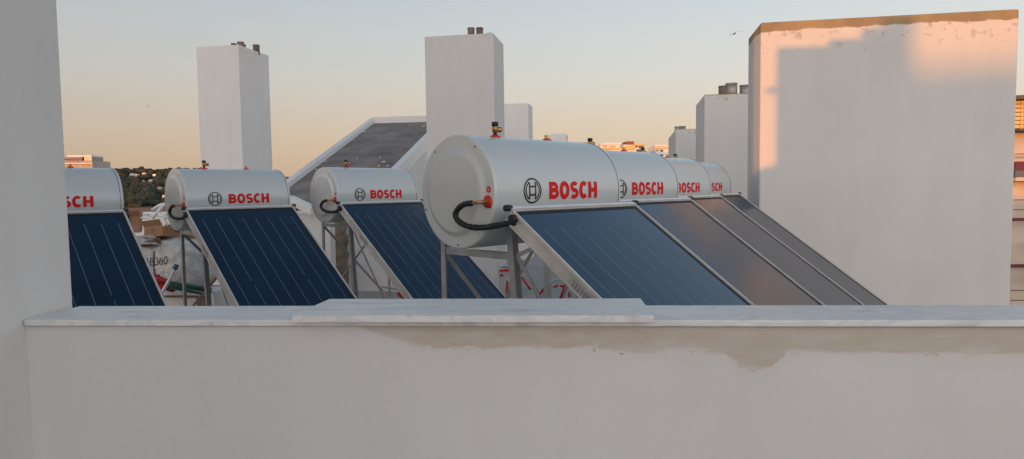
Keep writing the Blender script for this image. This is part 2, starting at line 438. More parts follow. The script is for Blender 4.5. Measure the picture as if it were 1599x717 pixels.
# unseen caster shaped behind the photographer; its edge throws the straight tower shadow
def shadow_src(px, py, Ybox, Yc):
    """where the edge at that place on the big block is cast from, at depth Yc"""
    p = at(px, py, Ybox); k = (p.y - Yc) / SD.y; return p - SD * k
DH = 11.2
XS = Vector((SD.y, -SD.x, 0)).normalized()
def hs(px, py, Yb):
    q = at(px, py, Yb) - SD * DH; return q
e0 = hs(1213, 74, 7.56); e1 = hs(1293, 71, 7.44); e2 = hs(1320, 58, 7.4); e3 = hs(1345, 45, 7.36); e4 = hs(1392, 45, 7.32); nb = hs(1199, 141, 7.57)
def lx(q): return (q - e0).dot(XS)
sh = empty('shadow_caster', (e0.x, e0.y, 0), math.atan2(XS.y, XS.x))
tag(sh, 'unseen plain white block behind the photographer, shaped to cast the tower shadow', 'building')
m = MB(); W = lx(e4); print('house', e0, W)
m.box((0, -2.2, 0), (W, 0, e0.z)); m.build('wall', M['plaster'], sh)
m = MB(); m.box((lx(e1), -.5, e0.z + .002), (lx(e3) - .003, 0, e2.z)); m.build('upstand', M['plaster'], sh)
m = MB(); m.box((lx(e3), -.5, e0.z + .002), (W, 0, e3.z + .02)); m.build('upstand', M['plaster'], sh)
m = MB(); m.box((lx(nb) - .02, -.1, nb.z - .03), (-.002, -.05, nb.z + .03)); m.build('bracket', M['metal'], sh)

# unseen blocks added far behind the photographer to keep the terrace in shade
def far_sun_blocker(px, D, Wd, ztop, name, label, zs=None):
    p = at(px, 289, 7.5) - SD * D
    x = Vector((SD.y, -SD.x, 0)).normalized()
    rz = math.atan2(x.y, x.x)
    e = empty(name, (p.x, p.y, GROUND), rz); tag(e, label, 'building')
    x0, x1 = Wd
    m = MB(); m.box((x0, -9, 0), (x1, 0, ztop - GROUND)); m.build('wall', M['plaster'], e)
    m = MB(); m.box((x0 + 1, -5, ztop - GROUND + .003), (x0 + 3, -3, ztop - GROUND + .6)); m.build('roof_hut', M['plaster'], e)
    for f in range(4):
        for k in range(int((x1 - x0) / 3)):
            m = MB(); m.box((x0 + 1 + k * 3, .003, 3 + f * 4), (x0 + 2.2 + k * 3, .03, 4.4 + f * 4)); m.build('window', M['dark'], e)
    return e
far_sun_blocker(1212, 60, (-34, -1.6), 9.5, 'apartment_block', 'unseen long white block added far behind the photographer, the wider sun blocker')
far_sun_blocker(1440, 60, (-1.3, 16), FARZ, 'apartment_block', 'unseen white block added far behind the photographer, the lower sun blocker')
q = at(1376, 30, 7.34) - SD * 30  # unseen shaft added behind the photographer to soften the shadow's right edge
cs = empty('chimney_stack', (q.x, q.y, GROUND), math.atan2(XS.y, XS.x)); tag(cs, 'unseen slender white shaft added well behind the photographer to shade the tower', 'chimney')
cw = (at(1428, 30, 7.29) - at(1376, 30, 7.34)).dot(XS); ct = (at(1400, 26, 7.3) - SD * 30).z - GROUND
m = MB(); m.box((0, -.6, 0), (cw, 0, ct)); m.build('wall', M['plaster'], cs)
m = MB(); m.box((-.012, -.612, ct + .002), (cw + .012, .012, ct + .05)); m.build('coping', M['white'], cs)
# unseen low wall added to block the sun below the lit strip
g = hs(1200, 262, 7.56)
YX = -4.3
sw = empty('low_sun_blocker', tuple((e0 + XS * YX).to_2d()) + (0,), math.atan2(XS.y, XS.x)); tag(sw, 'unseen low white wall added behind the photographer to block low sun, its top curved', 'wall')
m = MB(); n = 24; pr = []
for i in range(n + 1):
    x = -4.3 + (4.3 + .12) * i / n
    t = max(0, min(1, (x + .26) / .25))
    pr.append((x + 4.3, g.z + .16 * t * t * .6 - .05))  # top curve shaped to mimic a tank's rounded shadow
vt = [(m.bm.verts.new((x, 0, 0)), m.bm.verts.new((x, 0, z)), m.bm.verts.new((x, -.18, z)), m.bm.verts.new((x, -.18, 0))) for x, z in pr]
for a, b in zip(vt, vt[1:]):
    for k in range(4): m.bm.faces.new((a[k], a[(k + 1) % 4], b[(k + 1) % 4], b[k]))
m.bm.faces.new(vt[0]); m.bm.faces.new(vt[-1][::-1]); wv = m.build('wall', M['plaster'], sw); wv.location.y = .19


# ------------------------------------------------------------------ blocks, chimneys
def block(name, label, cat, px, py_top, Y, width, depth, side, m='plaster', stain=None, z0=0, bevel=.012, group=None):
    """px,py_top = nearest top corner; side 'R': the corner is the front's right end, 'L': its left end"""
    p = at(px, py_top, Y); H = p.z - z0
    e = empty(name, (p.x, p.y, z0), R(-BA)); tag(e, label, cat, group)
    mm = plaster(name + '_render', (.655, .64, .625), stain=('top', (H, *stain))) if stain else M[m]
    x0, x1 = (-width, 0) if side == 'R' else (0, width)
    b = MB(); b.box((x0, 0, 0), (x1, depth, H)); b.build('wall', mm, e, bevel)
    return e, H, x0, x1
def flue(parent, x, y, z, r, h, m='flue', cap=False):
    b = MB(); b.tube([(x, y, z - .05), (x, y, z + h)], r, 24)
    o = b.build('flue', M[m], parent)
    b = MB()
    b.lathe([(h, r * .8), (h, r * 1.06), (h, r * 1.06), (h + .02, r * 1.06), (h + .02, r * 1.06), (h + .02, r * .8), (h - .1, r * .8), (h - .1, 0)], 24,
            Matrix.Translation((x, y, z)) @ Matrix.Rotation(R(-90), 4, 'Y'))
    b.build('rim', M[m], o)
    if cap:
        b = MB(); b.tube([(x, y, z + h + .05), (x, y, z + h + .09)], [r * 1.25, r * .9], 24); b.build('cowl', M['galv'], o)
        b = MB()
        for a in range(3): b.bar((x + r * .8 * math.cos(a * 2.1), y + r * .8 * math.sin(a * 2.1), z + h), (x + r * .8 * math.cos(a * 2.1), y + r * .8 * math.sin(a * 2.1), z + h + .06), .012)
        b.build('strut', M['galv'], o)
e, H, x0, x1 = block('chimney_stack', 'tall white square chimney stack behind the two left heaters', 'chimney', 372, 69.5, 11, .755, .93, 'R')
flue(e, -.14, .30, H, .055, .085); flue(e, .0 - .02 - .03, .62, H, .055, .10); flue(e, -.24, .26, H, .04, .06); flue(e, -.27, .55, H, .06, .10)
e, H, x0, x1 = block('chimney_stack', 'white chimney stack directly behind the largest tank, two brown flues on top', 'chimney', 770.5, 51.5, 9, .945, .72, 'R', stain=(.006, .16))
flue(e, -.36, .25, H, .047, .12); flue(e, -.24, .25, H, .047, .115); flue(e, -.14, .45, H, .045, .08, 'galv')
block('chimney_stack', 'low plain white chimney stack just right of the twin flue stack', 'chimney', 825, 161, 14, .62, .60, 'R')
block('chimney_stack', 'tiny white chimney top peeping over the largest tank', 'chimney', 884, 208.5, 20, .50, .6, 'R', bevel=.05)
# big block on the right
e, H, x0, x1 = block('stair_tower', 'big white stair tower at right, its flaking brown top edge lit by the sun', 'building', 1188, 35, 7.6, 2.58, .80, 'L', stain=(.105, .42), bevel=.02)
BOXE = e
# the receding blocks behind it
e, H, x0, x1 = block('stair_tower', 'plain white tower with zinc cowls, partly behind the big white tower', 'building', 1100, 148, 13, 1.8, 1.7, 'L', stain=(.02, .3))
for fx, fy, r, h, mt in ((.42, .5, .10, .20, 'flue'), (.56, .45, .11, .24, 'galv'), (.82, .5, .10, .20, 'galv')): flue(e, fx, fy, H, r, h, mt)
e, H, x0, x1 = block('stair_tower', 'small distant white tower left of the one with zinc cowls', 'building', 1055, 202, 17, 1.2, 3.2, 'L', stain=(.02, .3))
flue(e, .06, .6, H, .05, .10, 'galv'); flue(e, .22, .8, H, .09, .12, 'galv')

# perimeter wall behind the left heaters
pw = at(200, 331, 10.65); pw2 = Vector((-1.0, 9.55, 0))
WTOP = 1.2
e = empty('terrace_wall', (-9.5, 0, 0), 0)
dv = Vector((math.cos(R(-BA)), math.sin(R(-BA)), 0)); ww = Vector((pw.x, pw.y, 0)); e.location = ww - dv * 4.5; e.rotation_euler = (0, 0, R(-BA))
L = 4.5 + (Vector((-1.22, 0, 0)) - ww).x / dv.x
tag(e, 'low white terrace wall running behind the left row of heaters', 'wall')
m = MB(); m.box((0, 0, 0), (L, .22, WTOP - .04)); m.build('wall', M['plaster'], e)
m = MB(); m.box((0, -.03, WTOP - .037), (L, .25, WTOP)); m.build('coping', M['white'], e, .006)
# rough bare pier on that wall
def rough_strip():
    c = at(530, 400, 10.0); H = WTOP - .12; n = 26; m = MB(); rng = random.Random(3)
    rows = []
    for i in range(n + 1):
        z = H * i / n; wl = .13 + .025 * noise.noise((0, 1, z * 5)) + rng.uniform(-.008, .008); wr = .13 + .03 * noise.noise((4, 1, z * 6)) + rng.uniform(-.008, .008)
        if z > H - .18: wl += .1 * (z - H + .18) / .18
        rows.append([(-wl, 0, z), (-wl + .01, -.05, z), (-wl * .3, -.055 + rng.uniform(-.006, .006), z), (wr * .4, -.055 + rng.uniform(-.006, .006), z), (wr - .01, -.045, z), (wr, 0, z)])
    vv = [[m.bm.verts.new(p) for p in r] for r in rows]
    for a, b in zip(vv, vv[1:]):
        for k in range(5): m.bm.faces.new((a[k], a[k + 1], b[k + 1], b[k]))
    m.bm.faces.new(vv[-1]); m.bm.faces.new(vv[0][::-1])
    # sits on the terrace wall's near face
    x = (Vector((c.x, 0, 0)) - ww).x / dv.x; p = ww + dv * x; nn = Vector((dv.y, -dv.x, 0)) * .003
    o = m.build('concrete_pier', mat('bare_concrete', (.24, .185, .135), .95, bump=1, bscale=18, vary=.4, vscale=6, bdist=.03), None)
    o.location = p + nn; o.rotation_euler = (0, 0, R(-BA)); tag(o, 'rough bare concrete pier against the white terrace wall, seen through a stand', 'pier')
rough_strip()

# sloped roof with white upstands
def wedge():
    rl = at(579, 184, 15.0); D = Vector((math.sin(R(9.7)) * math.cos(R(20)), math.cos(R(9.7)) * math.cos(R(20)), math.sin(R(20))))
    Wd = 1.76; Ln = 5.0; UW = .105
    X = Vector((math.cos(R(9.7)), -math.sin(R(9.7)), 0))
    e = empty('sloped_roof_house', (rl.x, rl.y, 0), R(-9.7)); tag(e, 'sloping grey felt roof with white raised edges, left of the twin flue chimney', 'building')
    # local: x right, y away; slope: y=0 ridge, z=rl.z
    t = math.tan(R(20)); zr = rl.z; yb = -Ln * math.cos(R(20)); zb = zr + yb * t
    def prism(x0, x1, ya, za, yb_, zb_, th, name, mm, bevel=0):
        m = MB(); c = [(x, y, z) for x in (x0, x1) for (y, z) in ((ya, za - th), (ya, za), (yb_, zb_), (yb_, zb_ - th))]
        v = [m.bm.verts.new(p) for p in c]
        for q in ((0, 1, 2, 3), (7, 6, 5, 4), (0, 4, 5, 1), (1, 5, 6, 2), (2, 6, 7, 3), (3, 7, 4, 0)): m.bm.faces.new([v[i] for i in q])
        return m.build(name, mm, e, bevel)
    felt = prism(UW + .002, Wd - UW - .002, -.10, zr - .10 - .10 * t, yb, zb - .10, .1, 'felt_roof', M['slate'])
    prism(0, UW, 0, zr, yb, zb, .26, 'upstand', M['white'], .01)
    prism(Wd - UW, Wd, 0, zr, yb, zb, .26, 'upstand', M['white'], .01)
    m = MB(); m.box((UW + .002, -.098, zr - .25), (Wd - UW - .002, .0, zr)); m.build('upstand', M['plaster'], e)
    # body below
    m = MB(); c = [(x, y, z) for x in (.02, Wd - .02) for (y, z) in ((-.02, 0), (-.02, zr - .265), (yb + .02, zb - .262), (yb + .02, 0))]
    v = [m.bm.verts.new(p) for p in c]
    for q in ((0, 1, 2, 3), (7, 6, 5, 4), (0, 4, 5, 1), (1, 5, 6, 2), (2, 6, 7, 3), (3, 7, 4, 0)): m.bm.faces.new([v[i] for i in q])
    m.build('wall', M['plaster'], e)
    # chipped mortar spots on the felt
    rng = random.Random(5); m = MB()
    for i in range(46):
        x = rng.uniform(.2, Wd - .2) if i % 2 else rng.choice((.15, Wd - .15)) + rng.uniform(-.02, .02); y = rng.uniform(yb, -.2); z = zr - .10 + y * t + .006; r = rng.uniform(.01, .035)
        m.bm.faces.new([m.bm.verts.new((x + r * rng.uniform(.6, 1.5) * math.cos(a), y + r * 1.5 * math.sin(a), z + r * 1.5 * math.sin(a) * t)) for a in [k * 1.047 for k in range(6)]])
    me = felt.data; me.materials.append(M['white']); b2_ = m.bm
    for f in b2_.faces: f.material_index = 1
    b2_.from_mesh(me); b2_.to_mesh(me); b2_.free()
    for k in range(4):
        y = -.9 - k * .95; m = MB(); m.box((UW + .01, y, 0), (Wd - UW - .01, y + .03, .012), 0, Matrix.Translation((0, 0, zr - .10 + y * t + .001))); m.build('felt_seam', M['slate'], e)
wedge()
# low white ledge piece slanting down beside tank
a = at(452, 311, 9.6); b = at(492, 330, 9.0)
m = MB(); m.bar(a, b, .13, .10); tag(m.build('white_ledge', M['white'], None, .008), 'short white sloping ledge between the second and third left heaters', 'ledge')
m = MB(); c = at(478, 335, 9.3); m.box((c.x - .28, c.y, c.z - 1.1), (c.x + .33, c.y + .25, c.z + .02)); tag(m.build('white_plinth', M['plaster'], None, .01), 'white rendered plinth under the sloping ledge', 'plinth')

# ------------------------------------------------------------------ the solar water heaters
RT = .289; LT = 1.0
def stroke(m, pts, w, wrap, closed=False, off=0.0):
    pts = [Vector((*p, 0)) for p in pts]; n = len(pts); ring = []
    for i in range(n):
        if closed: d1 = pts[i] - pts[i - 1]; d2 = pts[(i + 1) % n] - pts[i]
        else: d1 = pts[i] - pts[i - 1] if i else pts[1] - pts[0]; d2 = pts[i + 1] - pts[i] if i < n - 1 else d1
        d1.normalize(); d2.normalize(); t = (d1 + d2).normalized(); nn = Vector((-t.y, t.x, 0)); k = 1 / max(.5, nn.dot(Vector((-d1.y, d1.x, 0))))
        a = pts[i] + nn * w / 2 * k; b = pts[i] - nn * w / 2 * k
        ring.append((m.bm.verts.new(wrap(a.x, a.y, off)), m.bm.verts.new(wrap(b.x, b.y, off))))
    for i in range(n if closed else n - 1):
        a = ring[i]; b = ring[(i + 1) % n]; m.bm.faces.new((a[0], a[1], b[1], b[0]))
def arc(cx, cy, rx, ry, a0, a1, n=18): return [(cx + rx * math.cos(R(a0 + (a1 - a0) * i / n)), cy + ry * math.sin(R(a0 + (a1 - a0) * i / n))) for i in range(n + 1)]
def seg(a, b, n=6): return [(a[0] + (b[0] - a[0]) * i / n, a[1] + (b[1] - a[1]) * i / n) for i in range(n + 1)]

def brand_text(u0, h, w, wrap):
    m = MB(); g = .006; off = [0]
    def st(pts, ww, closed=False):
        off[0] += .00012; stroke(m, pts, ww, wrap, closed, off[0])
    s = .0260; hs = .0225; y0 = -h / 2; y1 = h / 2; x = u0
    # B
    st(seg((x + s / 2, y0), (x + s / 2, y1)), s)
    bw = .070; r1 = (h / 2 + hs * .15) / 2 - hs / 2 + .002
    mid = .002
    st(seg((x + s * .8, y1 - hs / 2), (x + bw - .034, y1 - hs / 2), 2)[:-1] + arc(x + bw - .034, (y1 - hs / 2 + mid) / 2, .022, (y1 - hs / 2 - mid) / 2, 90, -90) + [(x + s * .8, mid)], hs)
    st([(x + s * .8, mid)] + arc(x + bw - .032, (y0 + hs / 2 + mid) / 2, .025, (mid - y0 - hs / 2) / 2, 90, -90) + [(x + s * .8, y0 + hs / 2)], hs)
    x += bw + .010
    # O
    ow = .080; st(arc(x + ow / 2, 0, ow / 2 - s / 2, h / 2 - hs / 2 + .002, 0, 352, 44), s * .96, True); x += ow + .006
    # S
    sw = .068; cx = x + sw / 2; ry = (h - hs) / 4 + .001; rx = sw / 2 - hs / 2 + .001
    st(arc(cx + .002, ry, rx, ry, 38, 250, 20) + arc(cx - .001, -ry, rx, ry, 72, -142, 20), hs); x += sw + .006
    # C
    cw = .074; st(arc(x + cw / 2 + .002, 0, cw / 2 - s / 2 + .002, h / 2 - hs / 2 + .002, 47, 313, 32), s * .95); x += cw + .004
    # H
    hw = .076; st(seg((x + s / 2, y0), (x + s / 2, y1)), s); st(seg((x + hw - s / 2, y0), (x + hw - s / 2, y1)), s)
    st([(x + s, 0), (x + hw - s, 0)], hs)
    return m
def emblem(u, r, wrap):
    m = MB(); o = .0001
    stroke(m, arc(u, 0, r - .0032, r - .0032, 0, 354, 60), .0088, wrap, True, 0)
    q = r * .74; xc = q * .45; yc = math.sqrt(q * q - xc * xc)
    a = math.degrees(math.atan2(yc, xc))
    stroke(m, arc(u, 0, q, q, -a, a, 24), .0078, wrap, False, o); stroke(m, arc(u, 0, q, q, 180 - a, 180 + a, 24), .0078, wrap, False, o)
    stroke(m, seg((u + xc, -yc), (u + xc, yc), 10), .0095, wrap, False, 2 * o); stroke(m, seg((u - xc, -yc), (u - xc, yc), 10), .0095, wrap, False, 2 * o)
    for y in (-.021, .021): stroke(m, [(u - xc + .0035, y), (u + xc - .0035, y)], .0095, wrap, False, 3 * o)
    return m

def heater(zc, drop, label, group, off=0):
    """local x along the tank (near end = 0), local -y towards the collector, z up from the floor"""
    e = empty('solar_water_heater', (0, 0, 0)); tag(e, label, 'solar heater', group)
    # tank shell
    m = MB()
    C = Matrix.Translation((0, 0, zc))
    m.lathe([(.012, RT), (.012, RT), (LT - .012, RT), (LT - .012, RT)], 96, C)
    shell = m.build('tank', M['tank'], e)
    m = MB(); x = LT - .022
    m.lathe([(x - .003, RT + .0002), (x - .003, RT + .0014), (x - .003, RT + .0014), (x, RT + .0014), (x, RT + .0014), (x, RT + .0002)], 96, C)
    m.build('seam', M['dark'], shell)
    for x, s in ((.012, -1), (LT - .012, 1)):
        m = MB(); pr = [(0, RT), (0, RT), (.009, RT - .001), (.013, RT - .006), (.0135, RT - .012), (.0135, RT - .05), (.0135, .230), (.0150, .224), (.0205, .216), (.0275, .208), (.031, .202), (.0318, .196), (.0318, .190), (.0322, .150), (.0340, .08), (.0348, 0)]
        m.lathe([(s * a, b) for a, b in pr], 96, C @ Matrix.Translation((x, 0, 0)))
        cp = m.build('end_cap', M['cap'], shell)
        for k in range(5 if s < 0 else 0):
            a = R(52 + 72 * k); y = .268 * math.cos(a); z = zc + .268 * math.sin(a)
            m = MB(); m.tube([(x + s * .012, y, z), (x + s * .017, y, z)], .0042, 8); m.build('cap_screw', M['dark'], shell)
    # lettering
    def wrap(u, v, o=0):
        r = RT + .0012 + o; a = (v + .003) / RT; return Vector((u, -r * math.cos(a), zc + r * math.sin(a)))
    brand_text(.382 + off, .090, .40, wrap).build('lettering', M['redprint'], shell, recalc=False)
    emblem(.258 + off, .064, wrap).build('emblem', M['blackprint'], shell, recalc=False)
    # fittings on top
    zt = zc + RT
    m = MB(); m.tube([(.275, 0, zt - .004), (.275, 0, zt + .004), (.275, 0, zt + .013)], [.033, .031, .014], 24); g1 = m.build('gasket', M['red'], e)
    m = MB(); m.tube([(.275, 0, zt + .006), (.275, 0, zt + .030), (.275, 0, zt + .030), (.275, 0, zt + .062)], [.011, .011, .016, .016], 16)
    m.tube([(.285, 0, zt + .042), (.300, 0, zt + .042), (.300, 0, zt + .042), (.316, 0, zt + .042)], [.011, .011, .015, .015], 16)
    v = m.build('safety_valve', M['brass'], e)
    m = MB(); m.tube([(.275, 0, zt + .0605), (.275, 0, zt + .081)], .0178, 16); m.build('valve_cap', M['black'], v)
    m = MB(); m.tube([(.68, 0, zt - .004), (.68, 0, zt + .003), (.68, 0, zt + .011)], [.031, .029, .014], 24); m.build('gasket', M['red'], e)
    m = MB(); m.tube([(.68, 0, zt + .006), (.68, 0, zt + .018), (.68, 0, zt + .018), (.68, 0, zt + .030)], [.010, .010, .013, .013], 6, smooth=False); m.build('plug', M['brass'], e)
    # fitting on the end cap
    fy, fz = -.238, zc - .047
    m = MB(); m.tube([(.004, fy, fz), (-.006, fy, fz), (-.012, fy, fz)], [.032, .031, .014], 28); m.build('gasket', M['red'], e)
    m = MB(); m.tube([(-.010, fy, fz), (-.026, fy, fz)], .0125, 6, smooth=False); m.tube([(-.0262, fy, fz), (-.036, fy, fz)], .0095, 16)
    pth = smooth_path([(-.0362, fy, fz), (-.055, fy + .004, fz - .001), (-.066, fy + .018, fz - .003), (-.072, fy + .035, fz - .006)], 5)
    nip = m.build('nipple', M['brass'], e)
    m = MB(); m.tube(pth, .0075, 14); m.build('copper_pipe', M['copper'], nip)
    m = MB(); m.tube([(-.0017, -.245, zc + .012), (-.0025, -.245, zc + .012)], .0155, 24); st = m.build('sticker', M['redprint'], e)
    m = MB(); m.tube([(-.0027, -.245, zc + .012), (-.0032, -.245, zc + .012)], .007, 16); m.build('sticker_centre', mat('pink_print', (.8, .3, .28), .5), st)
    # insulated hose, looping back to the collector
    hp = smooth_path([(-.072, -.200, zc - .053), (-.075, -.150, zc - .058), (-.075, -.105, zc - .078), (-.076, -.082, zc - .108), (-.074, -.100, zc - .140), (-.066, -.165, zc - .165), (-.045, -.235, zc - .170), (0, -.300, zc - .160), (.005 - drop, -.355, zc - .150), (.022 - drop, -.415, zc - .146)], 8)
    m = MB(); rr = [.0145 + .0009 * math.sin(i * 1.7) + .0006 * math.sin(i * .6) for i in range(len(hp))]; m.tube(hp, rr, 16); hs = m.build('hose', M['black'], e)
    # cold connection under the tank
    m = MB(); m.tube([(.30, -.10, zc - RT - .015), (.30, -.10, zc - RT + .03)], .02, 16); m.build('bottom_gasket', M['red'], e)
    # collector, 35 degrees
    CT = R(35); u0 = .012 - drop; u1 = 1.003 - drop * .6; py = -.385; ptz = zc - .083; Lc = 2.03; th = .066
    K = Matrix.Translation((0, py, ptz)) @ Matrix.Rotation(CT, 4, 'X')          # local y: up the slope, z: normal
    # y from -Lc (foot) to 0 (top); outward normal +z
    ce = MB(); f = .011
    def fb(lo, hi): ce.box(lo, hi, 0, K)
    fb((u0, -Lc, -th), (u0 + f, 0, 0)); fb((u1 - f, -Lc, -th), (u1, 0, 0)); fb((u0 + f + .0005, -Lc, -th), (u1 - f - .0005, -Lc + f, 0)); fb((u0 + f + .0005, -f, -th), (u1 - f - .0005, 0, 0))
    for x0_, x1_ in ((u0 - .012, u0 - .0005), (u1 + .0005, u1 + .012)): fb((x0_, -Lc, -th), (x1_, 0, -th + .010)); fb((x0_ + (.006 if x0_ < .5 else 0), -Lc, -.012), (x1_ - (0 if x0_ < .5 else .006), 0, .0015))
    fr_ = ce.build('frame', M['alu_side'], e, .0015)
    m = MB(); m.box((u0 + f + .001, -Lc + f + .001, -th + .004), (u1 - f - .001, -f - .001, -th + .008), 0, K); m.build('back_sheet', M['metal'], fr_)
    m = MB(); m.box((u0 - .004, -.004, .003), (u1 + .004, .013, .008), 0, K); m.build('top_trim', M['alu'], fr_)
    m = MB()
    for xx in (u0 + .0005, u1 - .0075): m.box((xx, -Lc, .002), (xx + .007, -.007, .0045), 0, K)
    m.box((u0 + .008, -Lc, .002), (u1 - .008, -Lc + .012, .0045), 0, K); m.build('edge_trim', M['alu'], fr_)
    # glass with the absorber's weld lines
    gz = -.006; m = MB()
    xs = [u0 + f + .001, u0 + f + .014, u1 - f - .014, u1 - f - .001]; ya, yb = -Lc + f, -f - .001
    def gq(x0, x1, y0, y1, z, mi): m.quad([K @ Vector((x0, y0, z)), K @ Vector((x1, y0, z)), K @ Vector((x1, y1, z)), K @ Vector((x0, y1, z))], mi)
    gq(xs[0], xs[3], ya, yb, gz, 0)
    n = 8; sp = (u1 - u0 - .06) / n
    for i in range(n):
        x = u0 + .03 + sp * (i + .55); yt = -.155; w_ = .0030; z = gz + .0006
        if i in (1, 5):
            gq(x - w_, x + w_, -1.02, yt, z, 1); gq(x + .004 - w_, x + .004 + w_, ya + .08, -1.075, z, 1)
        else: gq(x - w_, x + w_, ya + .08, yt, z, 1)
    gq(xs[0], xs[3], yb - .022, yb, gz + .0012, 2)
    gq(xs[0], xs[0] + .008, ya, yb - .023, gz + .0012, 2); gq(xs[3] - .020, xs[3], ya, yb - .023, gz + .0012, 2)
    gl = m.build('glass', [M['glass'], M['line'], M['dark']], e, recalc=False)
    # header stubs with rubber caps
    for s, xx in ((-1, u0), (1, u1)):
        m = MB(); a = K @ Vector((xx, -.045, -.02)); b = a + Vector((s * .028, 0, 0)); m.tube([a, b], .020, 16); m.build('rubber_cap', M['black'], e)
        m = MB(); a = K @ Vector((xx + s * .0145, .012, .0)); b = a + Vector((s * .016, 0, 0)); m.tube([a - Vector((s * .02, 0, 0)), b], .0155, 16); m.build('corner_cap', M['black'], e)
    m = MB(); m.box((u0 - .0018, -.62, -.066), (u0 - .0006, -.46, -.022), 0, K); lb = m.build('rating_label', mat('grey_label', (.42, .40, .38), .6), fr_)
    m = MB(); rng = random.Random(2)
    for r_ in range(5):
        for k in range(7):
            a = -.61 + k * .019; m.box((u0 - .0026, a, -.031 - r_ * .006), (u0 - .0019, a + rng.uniform(.006, .016), -.029 - r_ * .006), 0, K)
    m.box((u0 - .0026, -.618, -.062), (u0 - .0019, -.598, -.054), 0, K)
    m.build('label_print', M['blackprint'], lb)
    # stand: galvanised angle iron
    zb = zc - RT - .018
    A = {}
    for x in (.13, .965):
        y_r, y_f = .30, -.262
        m = MB(); m.angle_iron((x, y_r, .006), (x, y_r, zb + .035), .036, .004, (1, 0, 0), (0, -1, 0)); m.build('leg', M['metal'], e)
        m = MB(); m.angle_iron((x, y_f - .12, .006), (x, y_f, zb + .12), .040, .004, (1, 0, 0), (0, 1, 0)); m.build('leg', M['metal'], e)
        m = MB(); m.box((x + .005, y_f - .01, zb - .034), (x + .009, y_r, zb), 0); m.box((x + .0092, y_f - .01, zb - .004), (x + .045, y_r, zb), 0); m.build('cross_bar', M['metal'], e)
        a = K @ Vector((x, -.02, -th - .004)); b = K @ Vector((x, -Lc + .1, -th - .004))
        m = MB(); m.bar(a, b, .036, .004); m.bar(a + Vector((-.016, 0, -.018)), b + Vector((-.016, 0, -.018)), .004, .032); m.build('rail', M['metal'], e)
        m = MB(); m.angle_iron((x, b.y + .05, .006), (x, b.y + .05, b.z + .0), .036, .004); m.build('leg', M['metal'], e)
        # floor bar and foot plates
        m = MB(); m.box((x, b.y, .002), (x + .036, y_r, .006)); m.build('foot_bar', M['metal'], e)
    m = MB(); m.bar((.15, .285, zb - .03), (.88, .285, .30), .026, .004, up=(0, 1, 0)); m.build('brace', M['metal'], e)
    m = MB(); m.bar((.15, .280, .30), (.88, .280, zb - .03), .026, .004, up=(0, 1, 0)); m.build('brace', M['metal'], e)
    a = K @ Vector((.14, -.17, -th - .01)); m = MB(); m.bar((.145, -.285, zb - .01), a, .022, .004, up=(1, 0, 0)); m.build('brace', M['metal'], e)
    b = K @ Vector((.14, -1.05, -th - .03)); m = MB(); m.bar((.145, -.285, zb - .01), (.145, -.95, .30), .024, .004, up=(1, 0, 0)); m.build('brace', M['metal'], e)
    c1 = K @ Vector((.90, -.72, -th - .03)); m = MB(); m.bar((.90, -.33, .35), c1, .024, .004, up=(1, 0, 0)); m.build('brace', M['metal'], e)
    return e
AX = 45.6
def place(e, x, y, rz=0): e.location = (x, y, 0); e.rotation_euler = (0, 0, R(90 - AX + rz))
g1 = 'solar water heaters in the front row'; g2 = 'solar water heaters in the rear left row'
h1 = heater(1.484, 0, 'largest and nearest solar water heater, white tank with red lettering over a blue panel', g1)
labs = ['second solar heater in the right row, its emblem half hidden by the nearest tank',
        'third solar heater in the right row, panel reflecting brown, emblem hidden',
        'farthest solar heater in the right row, its lettering mostly hidden, beside the big tower']
place(h1, -.28, 3.42)
offs = [(.655, 1.27), (1.283, 2.54), (1.885, 3.80)]
for (dx, dy), lb in zip(offs, labs):
    c = copy_tree(h1); place(c, -.28 + dx, 3.42 + dy); c['label'] = lb
h2 = heater(1.435, .048, 'middle heater of the left row with dark navy panel, sack and boxes to its left', g2)
place(h2, -3.14, 6.28)
c = copy_tree(h2); place(c, -1.955, 7.0); c.location.z = .02; c['label'] = 'heater in front of the sloping felt roof, panel partly behind the largest tank'
c = copy_tree(h2); place(c, -4.225, 5.25); c['label'] = 'heater at the left edge with its tank and panel cut off by the pale wall'

# ------------------------------------------------------------------ far country at the left
def hit(px, py, lo=300, hi=2600):
    Y = lo
    while Y < hi:
        p = at(px, py, Y)
        if p.z <= height(p.x, p.y): return p
        Y += 6
    return at(px, py, hi)
def woodland():
    rng = random.Random(11); m = MB()
    base = bmesh.new(); bmesh.ops.create_icosphere(base, subdivisions=2, radius=1); bv = [v.co.copy() for v in base.verts]; bf = [[v.index for v in f.verts] for f in base.faces]; base.free()
    k = 0
    while k < 1500:
        a = R(rng.uniform(-37, -22)); r = rng.uniform(850, 1750)
        if r < 930 and rng.random() < .5: continue
        x, y = r * math.sin(a), r * math.cos(a)
        if noise.noise((x / 120, y / 120, 0)) < -.28: continue
        if any(abs(a - math.atan2(q.x, q.y)) < .0065 and -140 < r - q.to_2d().length < 14 for q in HP): continue
        z = height(x, y); s = rng.uniform(3.5, 8) ; sx = rng.uniform(.9, 1.5); vs = []; o = rng.uniform(0, 99)
        for v in bv:
            q = 1 + .75 * noise.noise((v.x * 1.6 + o, v.y * 1.6, v.z * 1.6)) + .35 * noise.noise((v.x * 4 + o, v.y * 4, v.z * 4))
            vs.append(m.bm.verts.new((x + v.x * s * sx * q, y + v.y * s * q, z + s * .6 + v.z * s * q * .9)))
        for f in bf: m.bm.faces.new([vs[i] for i in f])
        k += 1
    tag(m.build('woodland', M['leaf'], recalc=False), kind='stuff')
wall_w = mat('sunlit_white_render', (.78, .76, .74), .85, vary=.1, vscale=.5); wall_o = mat('ochre_render', (.50, .33, .18), .85, vary=.15, vscale=.5)
